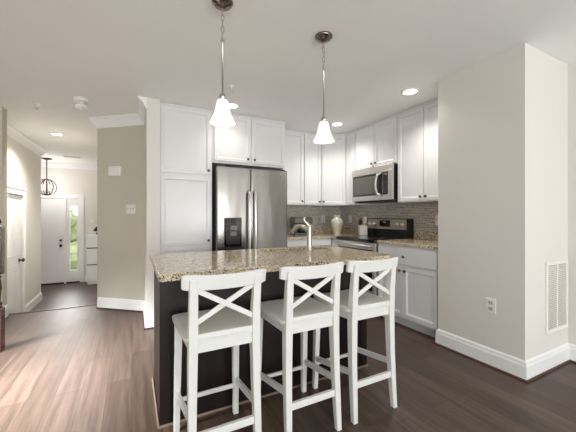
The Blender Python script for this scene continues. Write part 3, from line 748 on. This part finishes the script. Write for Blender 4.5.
# ------------------------------------------------------------------ ceiling items
def pendant(x, y, label, zb):
    t = thing('pendant_lamp', label, 'lamp', (x, y, 0), 0, 'pendant lamps over the island')
    bm = bmesh.new(); lathe(bm, [(0, H - .001), (.060, H - .001), (.062, H - .008), (.050, H - .022), (.02, H - .032), (.008, H - .04), (0, H - .04)], 28); build('canopy', bm, 'darknickel', t, True)
    # chain
    bm = bmesh.new(); z = H - .042; i = 0; zc = H - .235
    while z > zc:
        pts = []
        for k in range(12):
            a = 2 * PI * k / 12; r = .0085 * math.cos(a); q_ = .020 * math.sin(a)
            pts.append((r if i % 2 else 0, 0 if i % 2 else r, z - .018 + q_))
        tube(bm, pts, .0030, 6, True); z -= .034; i += 1
    build('chain', bm, 'nickel', t, True)
    bm = bmesh.new(); lathe(bm, [(0, zc + .012), (.008, zc + .008), (.009, zc - .01), (.0055, zc - .015), (.0055, zb + .172), (0, zb + .172)], 14); build('rod', bm, 'nickel', t, True)
    bm = bmesh.new(); lathe(bm, [(0, zb + .175), (.012, zb + .173), (.019, zb + .16), (.019, zb + .137), (0, zb + .137)], 20); build('socket_cap', bm, 'nickel', t, True)
    bm = bmesh.new(); pr = [(.018, zb + .138), (.029, zb + .133), (.034, zb + .118), (.042, zb + .078), (.053, zb + .042), (.068, zb + .010), (.075, zb)]
    lathe(bm, pr + [(r - .004, z + .001) for r, z in pr[::-1]], 32); build('shade', bm, 'lamp', t, True)
    bm = bmesh.new(); lathe(bm, [(0, zb + .128), (.012, zb + .122), (.022, zb + .10), (.024, zb + .08), (.015, zb + .06), (0, zb + .055)], 16); build('bulb', bm, 'lamp', t, True)
    l = bpy.data.lights.new('pendant_glow', 'POINT'); l.energy = 1.0; l.color = (1, .9, .76); l.shadow_soft_size = .03
    o = bpy.data.objects.new('pendant_glow', l); C.objects.link(o); o.parent = t; o.location = (0, 0, zb + .02)
    return t
pendant(.473, 1.742, 'left brushed nickel pendant lamp with white bell shade over the island', 1.745)
pendant(1.192, 1.748, 'right brushed nickel pendant lamp with white bell shade over the island', 1.722)
def downlight(x, y, label, power=30):
    t = thing('recessed_light', label, 'light', (x, y, H), 0, 'recessed ceiling lights')
    bm = bmesh.new(); lathe(bm, [(.068, -.001), (.088, -.001), (.087, -.006), (.068, -.008), (.068, -.001)], 28); build('trim_ring', bm, 'plate', t, True)
    bm = bmesh.new(); lathe(bm, [(0, -.001), (.068, -.001), (.066, -.006), (0, -.006)], 28); build('lens', bm, 'lens', t, True)
    l = bpy.data.lights.new('downlight', 'SPOT'); l.energy = power; l.spot_size = R(140); l.spot_blend = .8; l.shadow_soft_size = .06; l.color = (1, .95, .88)
    o = bpy.data.objects.new('downlight', l); C.objects.link(o); o.parent = t; o.location = (0, 0, -.03)
downlight(2.497, 2.12, 'recessed ceiling light near the tall cabinets right of the microwave')
downlight(2.49, 3.33, 'recessed ceiling light in front of the corner cabinet')
downlight(1.012, 3.33, 'recessed ceiling light behind the left pendant near the refrigerator', 9)
downlight(-1.02, 5.73, 'recessed ceiling light over the entry hall', 130)
# smoke detector
t = thing('smoke_detector', 'white smoke detector on the ceiling near the angled hall wall', 'detector', (-.48, 3.88, H))
bm = bmesh.new(); lathe(bm, [(0, -.001), (.07, -.001), (.07, -.03), (.06, -.036), (0, -.036)], 28); build('mount', bm, 'plate', t, True)
bm = bmesh.new(); lathe(bm, [(0, -.037), (.035, -.037), (.035, -.065), (.055, -.075), (.062, -.09), (.05, -.105), (0, -.11)], 28); build('sensor_head', bm, 'plate', t, True)
def sprinkler(x, y, label):
    t = thing('fire_sprinkler', label, 'sprinkler', (x, y, H))
    bm = bmesh.new(); lathe(bm, [(0, -.001), (.035, -.001), (.033, -.008), (.012, -.012), (.010, -.03), (0, -.03)], 20); build('escutcheon', bm, 'plate', t, True)
    bm = bmesh.new(); tube(bm, [(0.010, 0, -.03), (.014, 0, -.042), (0, 0, -.055), (-.014, 0, -.042), (-.010, 0, -.03)], .002, 6); lathe(bm, [(0, -.055), (.018, -.056), (.018, -.058), (0, -.058)], 14); build('deflector', bm, 'nickel', t)
sprinkler(-.947, 4.30, 'small white fire sprinkler on the ceiling at the hall')
sprinkler(.86, 2.83, 'small fire sprinkler on the ceiling beside the left pendant')
t = thing('ceiling_vent', 'white slotted ceiling vent near the front door', 'vent', (-1.13, 7.8, H))
bm = bmesh.new(); box(bm, -.16, .16, -.08, .08, -.008, -.001); build('frame', bm, 'plate', t, bevel=.002)
bm = bmesh.new()
for i in range(5): box(bm, -.14, .14, -.06 + i * .026, -.05 + i * .026, -.010, -.008)
build('louvres', bm, 'slot', t)
# entry lantern
t = thing('entry_lantern', 'round dark metal orb chandelier hanging in the entry', 'chandelier', (-1.65, 8.25, 0))
bm = bmesh.new(); lathe(bm, [(0, H - .001), (.10, H - .001), (.10, H - .012), (.03, H - .035), (0, H - .04)], 24); build('canopy', bm, 'iron', t, True)
zc = 1.83; ro = .175
bm = bmesh.new(); tube(bm, [(0, 0, H - .04), (0, 0, zc + ro)], .010, 8); build('stem', bm, 'iron', t)
for a in (0, 60, 120):
    bm = bmesh.new(); tube(bm, [(ro * math.cos(u) * math.cos(R(a + 20)), ro * math.cos(u) * math.sin(R(a + 20)), zc + ro * math.sin(u)) for u in [2 * PI * i / 36 for i in range(36)]], .010, 8, True); build('orb_ring', bm, 'iron', t, True)
bm = bmesh.new(); tube(bm, [(0, 0, zc + ro), (0, 0, zc - ro)], [.012, .022], 10); build('centre_column', bm, 'iron', t)
for i in range(4):
    a = R(45 + 90 * i); cx, cy = .085 * math.cos(a), .085 * math.sin(a)
    bm = bmesh.new(); tube(bm, [(0, 0, zc - .10), (cx * .6, cy * .6, zc - .11), (cx, cy, zc - .07)], .005, 8); ar = build('arm', bm, 'iron', t, True)
    bm = bmesh.new(); lathe(bm, [(0, -.07), (.012, -.07), (.012, -.01), (.018, .01), (.012, .035), (0, .05)], 12); build('candle_bulb', bm, 'flame', ar, True, loc=(cx, cy, zc))
l = bpy.data.lights.new('lantern_glow', 'POINT'); l.energy = 24; l.color = (1, .96, .92); l.shadow_soft_size = .16
o = bpy.data.objects.new('lantern_glow', l); C.objects.link(o); o.parent = t; o.location = (0, 0, zc)

# ------------------------------------------------------------------ foyer furniture
t = thing('chest_of_drawers', 'tall white chest with dark drawer gaps at the right of the entry', 'chest', (-.945, 8.42, FZ))
bx('body', (0, .52, .02, .43, .05, 1.17), 'trim', t, bevel=.004)
bx('plinth', (.02, .50, .04, .43, 0, .05), 'trim', t)
for i in range(3):
    z0 = .085 + i * .395; dw_ = bx('drawer', (.008, .512, -.004, .018, z0, z0 + (.372 if i < 2 else .28)), 'trim', t, bevel=.003)
    if i < 2: bx('gap_shade_strip', (.012, .508, -.012, .01, z0 + .374, z0 + .393), 'dark_line', dw_)  # dark strip painted in for the shade of the gap between drawers
t = thing('table_ornament', 'dark leafy ornament standing on top of the white entry chest', 'ornament', (-.72, 8.55, FZ + 1.172))
bm = bmesh.new(); lathe(bm, [(0, 0), (.04, 0), (.05, .03), (.03, .06), (.025, .07), (0, .07)], 14); build('pot', bm, 'iron', t, True)
bm = bmesh.new()
for i in range(26):
    a = random.uniform(0, 2 * PI); e = random.uniform(.2, 1.3); r = random.uniform(.05, .11)
    c_ = Vector((math.cos(a) * math.cos(e) * r, math.sin(a) * math.cos(e) * r, .08 + r * math.sin(e)))
    bmesh.ops.create_icosphere(bm, subdivisions=1, radius=1, matrix=Matrix.Translation(c_) @ Matrix.Diagonal((.028, .028, .02, 1)))
build('leaves', bm, 'iron', t)
# newel post
t = thing('newel_post', 'dark stained turned newel post at the left edge', 'post', (-1.066, 3.56, 0))
bx('lower_block', (-.045, .045, -.045, .045, 0, .38), 'newel', t, bevel=.004)
bm = bmesh.new(); lathe(bm, [(0, .38), (.04, .385), (.034, .40), (.04, .42), (.026, .44), (.030, .50), (.036, .56), (.030, .62), (.026, .645), (.04, .66), (.034, .67), (0, .68)], 20); build('turned_shaft', bm, 'newel', t, True)
bx('upper_block', (-.045, .045, -.045, .045, .68, 1.10), 'newel', t, bevel=.008)
bm = bmesh.new(); lathe(bm, [(0, 1.10), (.03, 1.102), (.02, 1.115), (.03, 1.13), (.036, 1.148), (.03, 1.17), (.012, 1.185), (0, 1.187)], 20); build('finial', bm, 'newel', t, True)
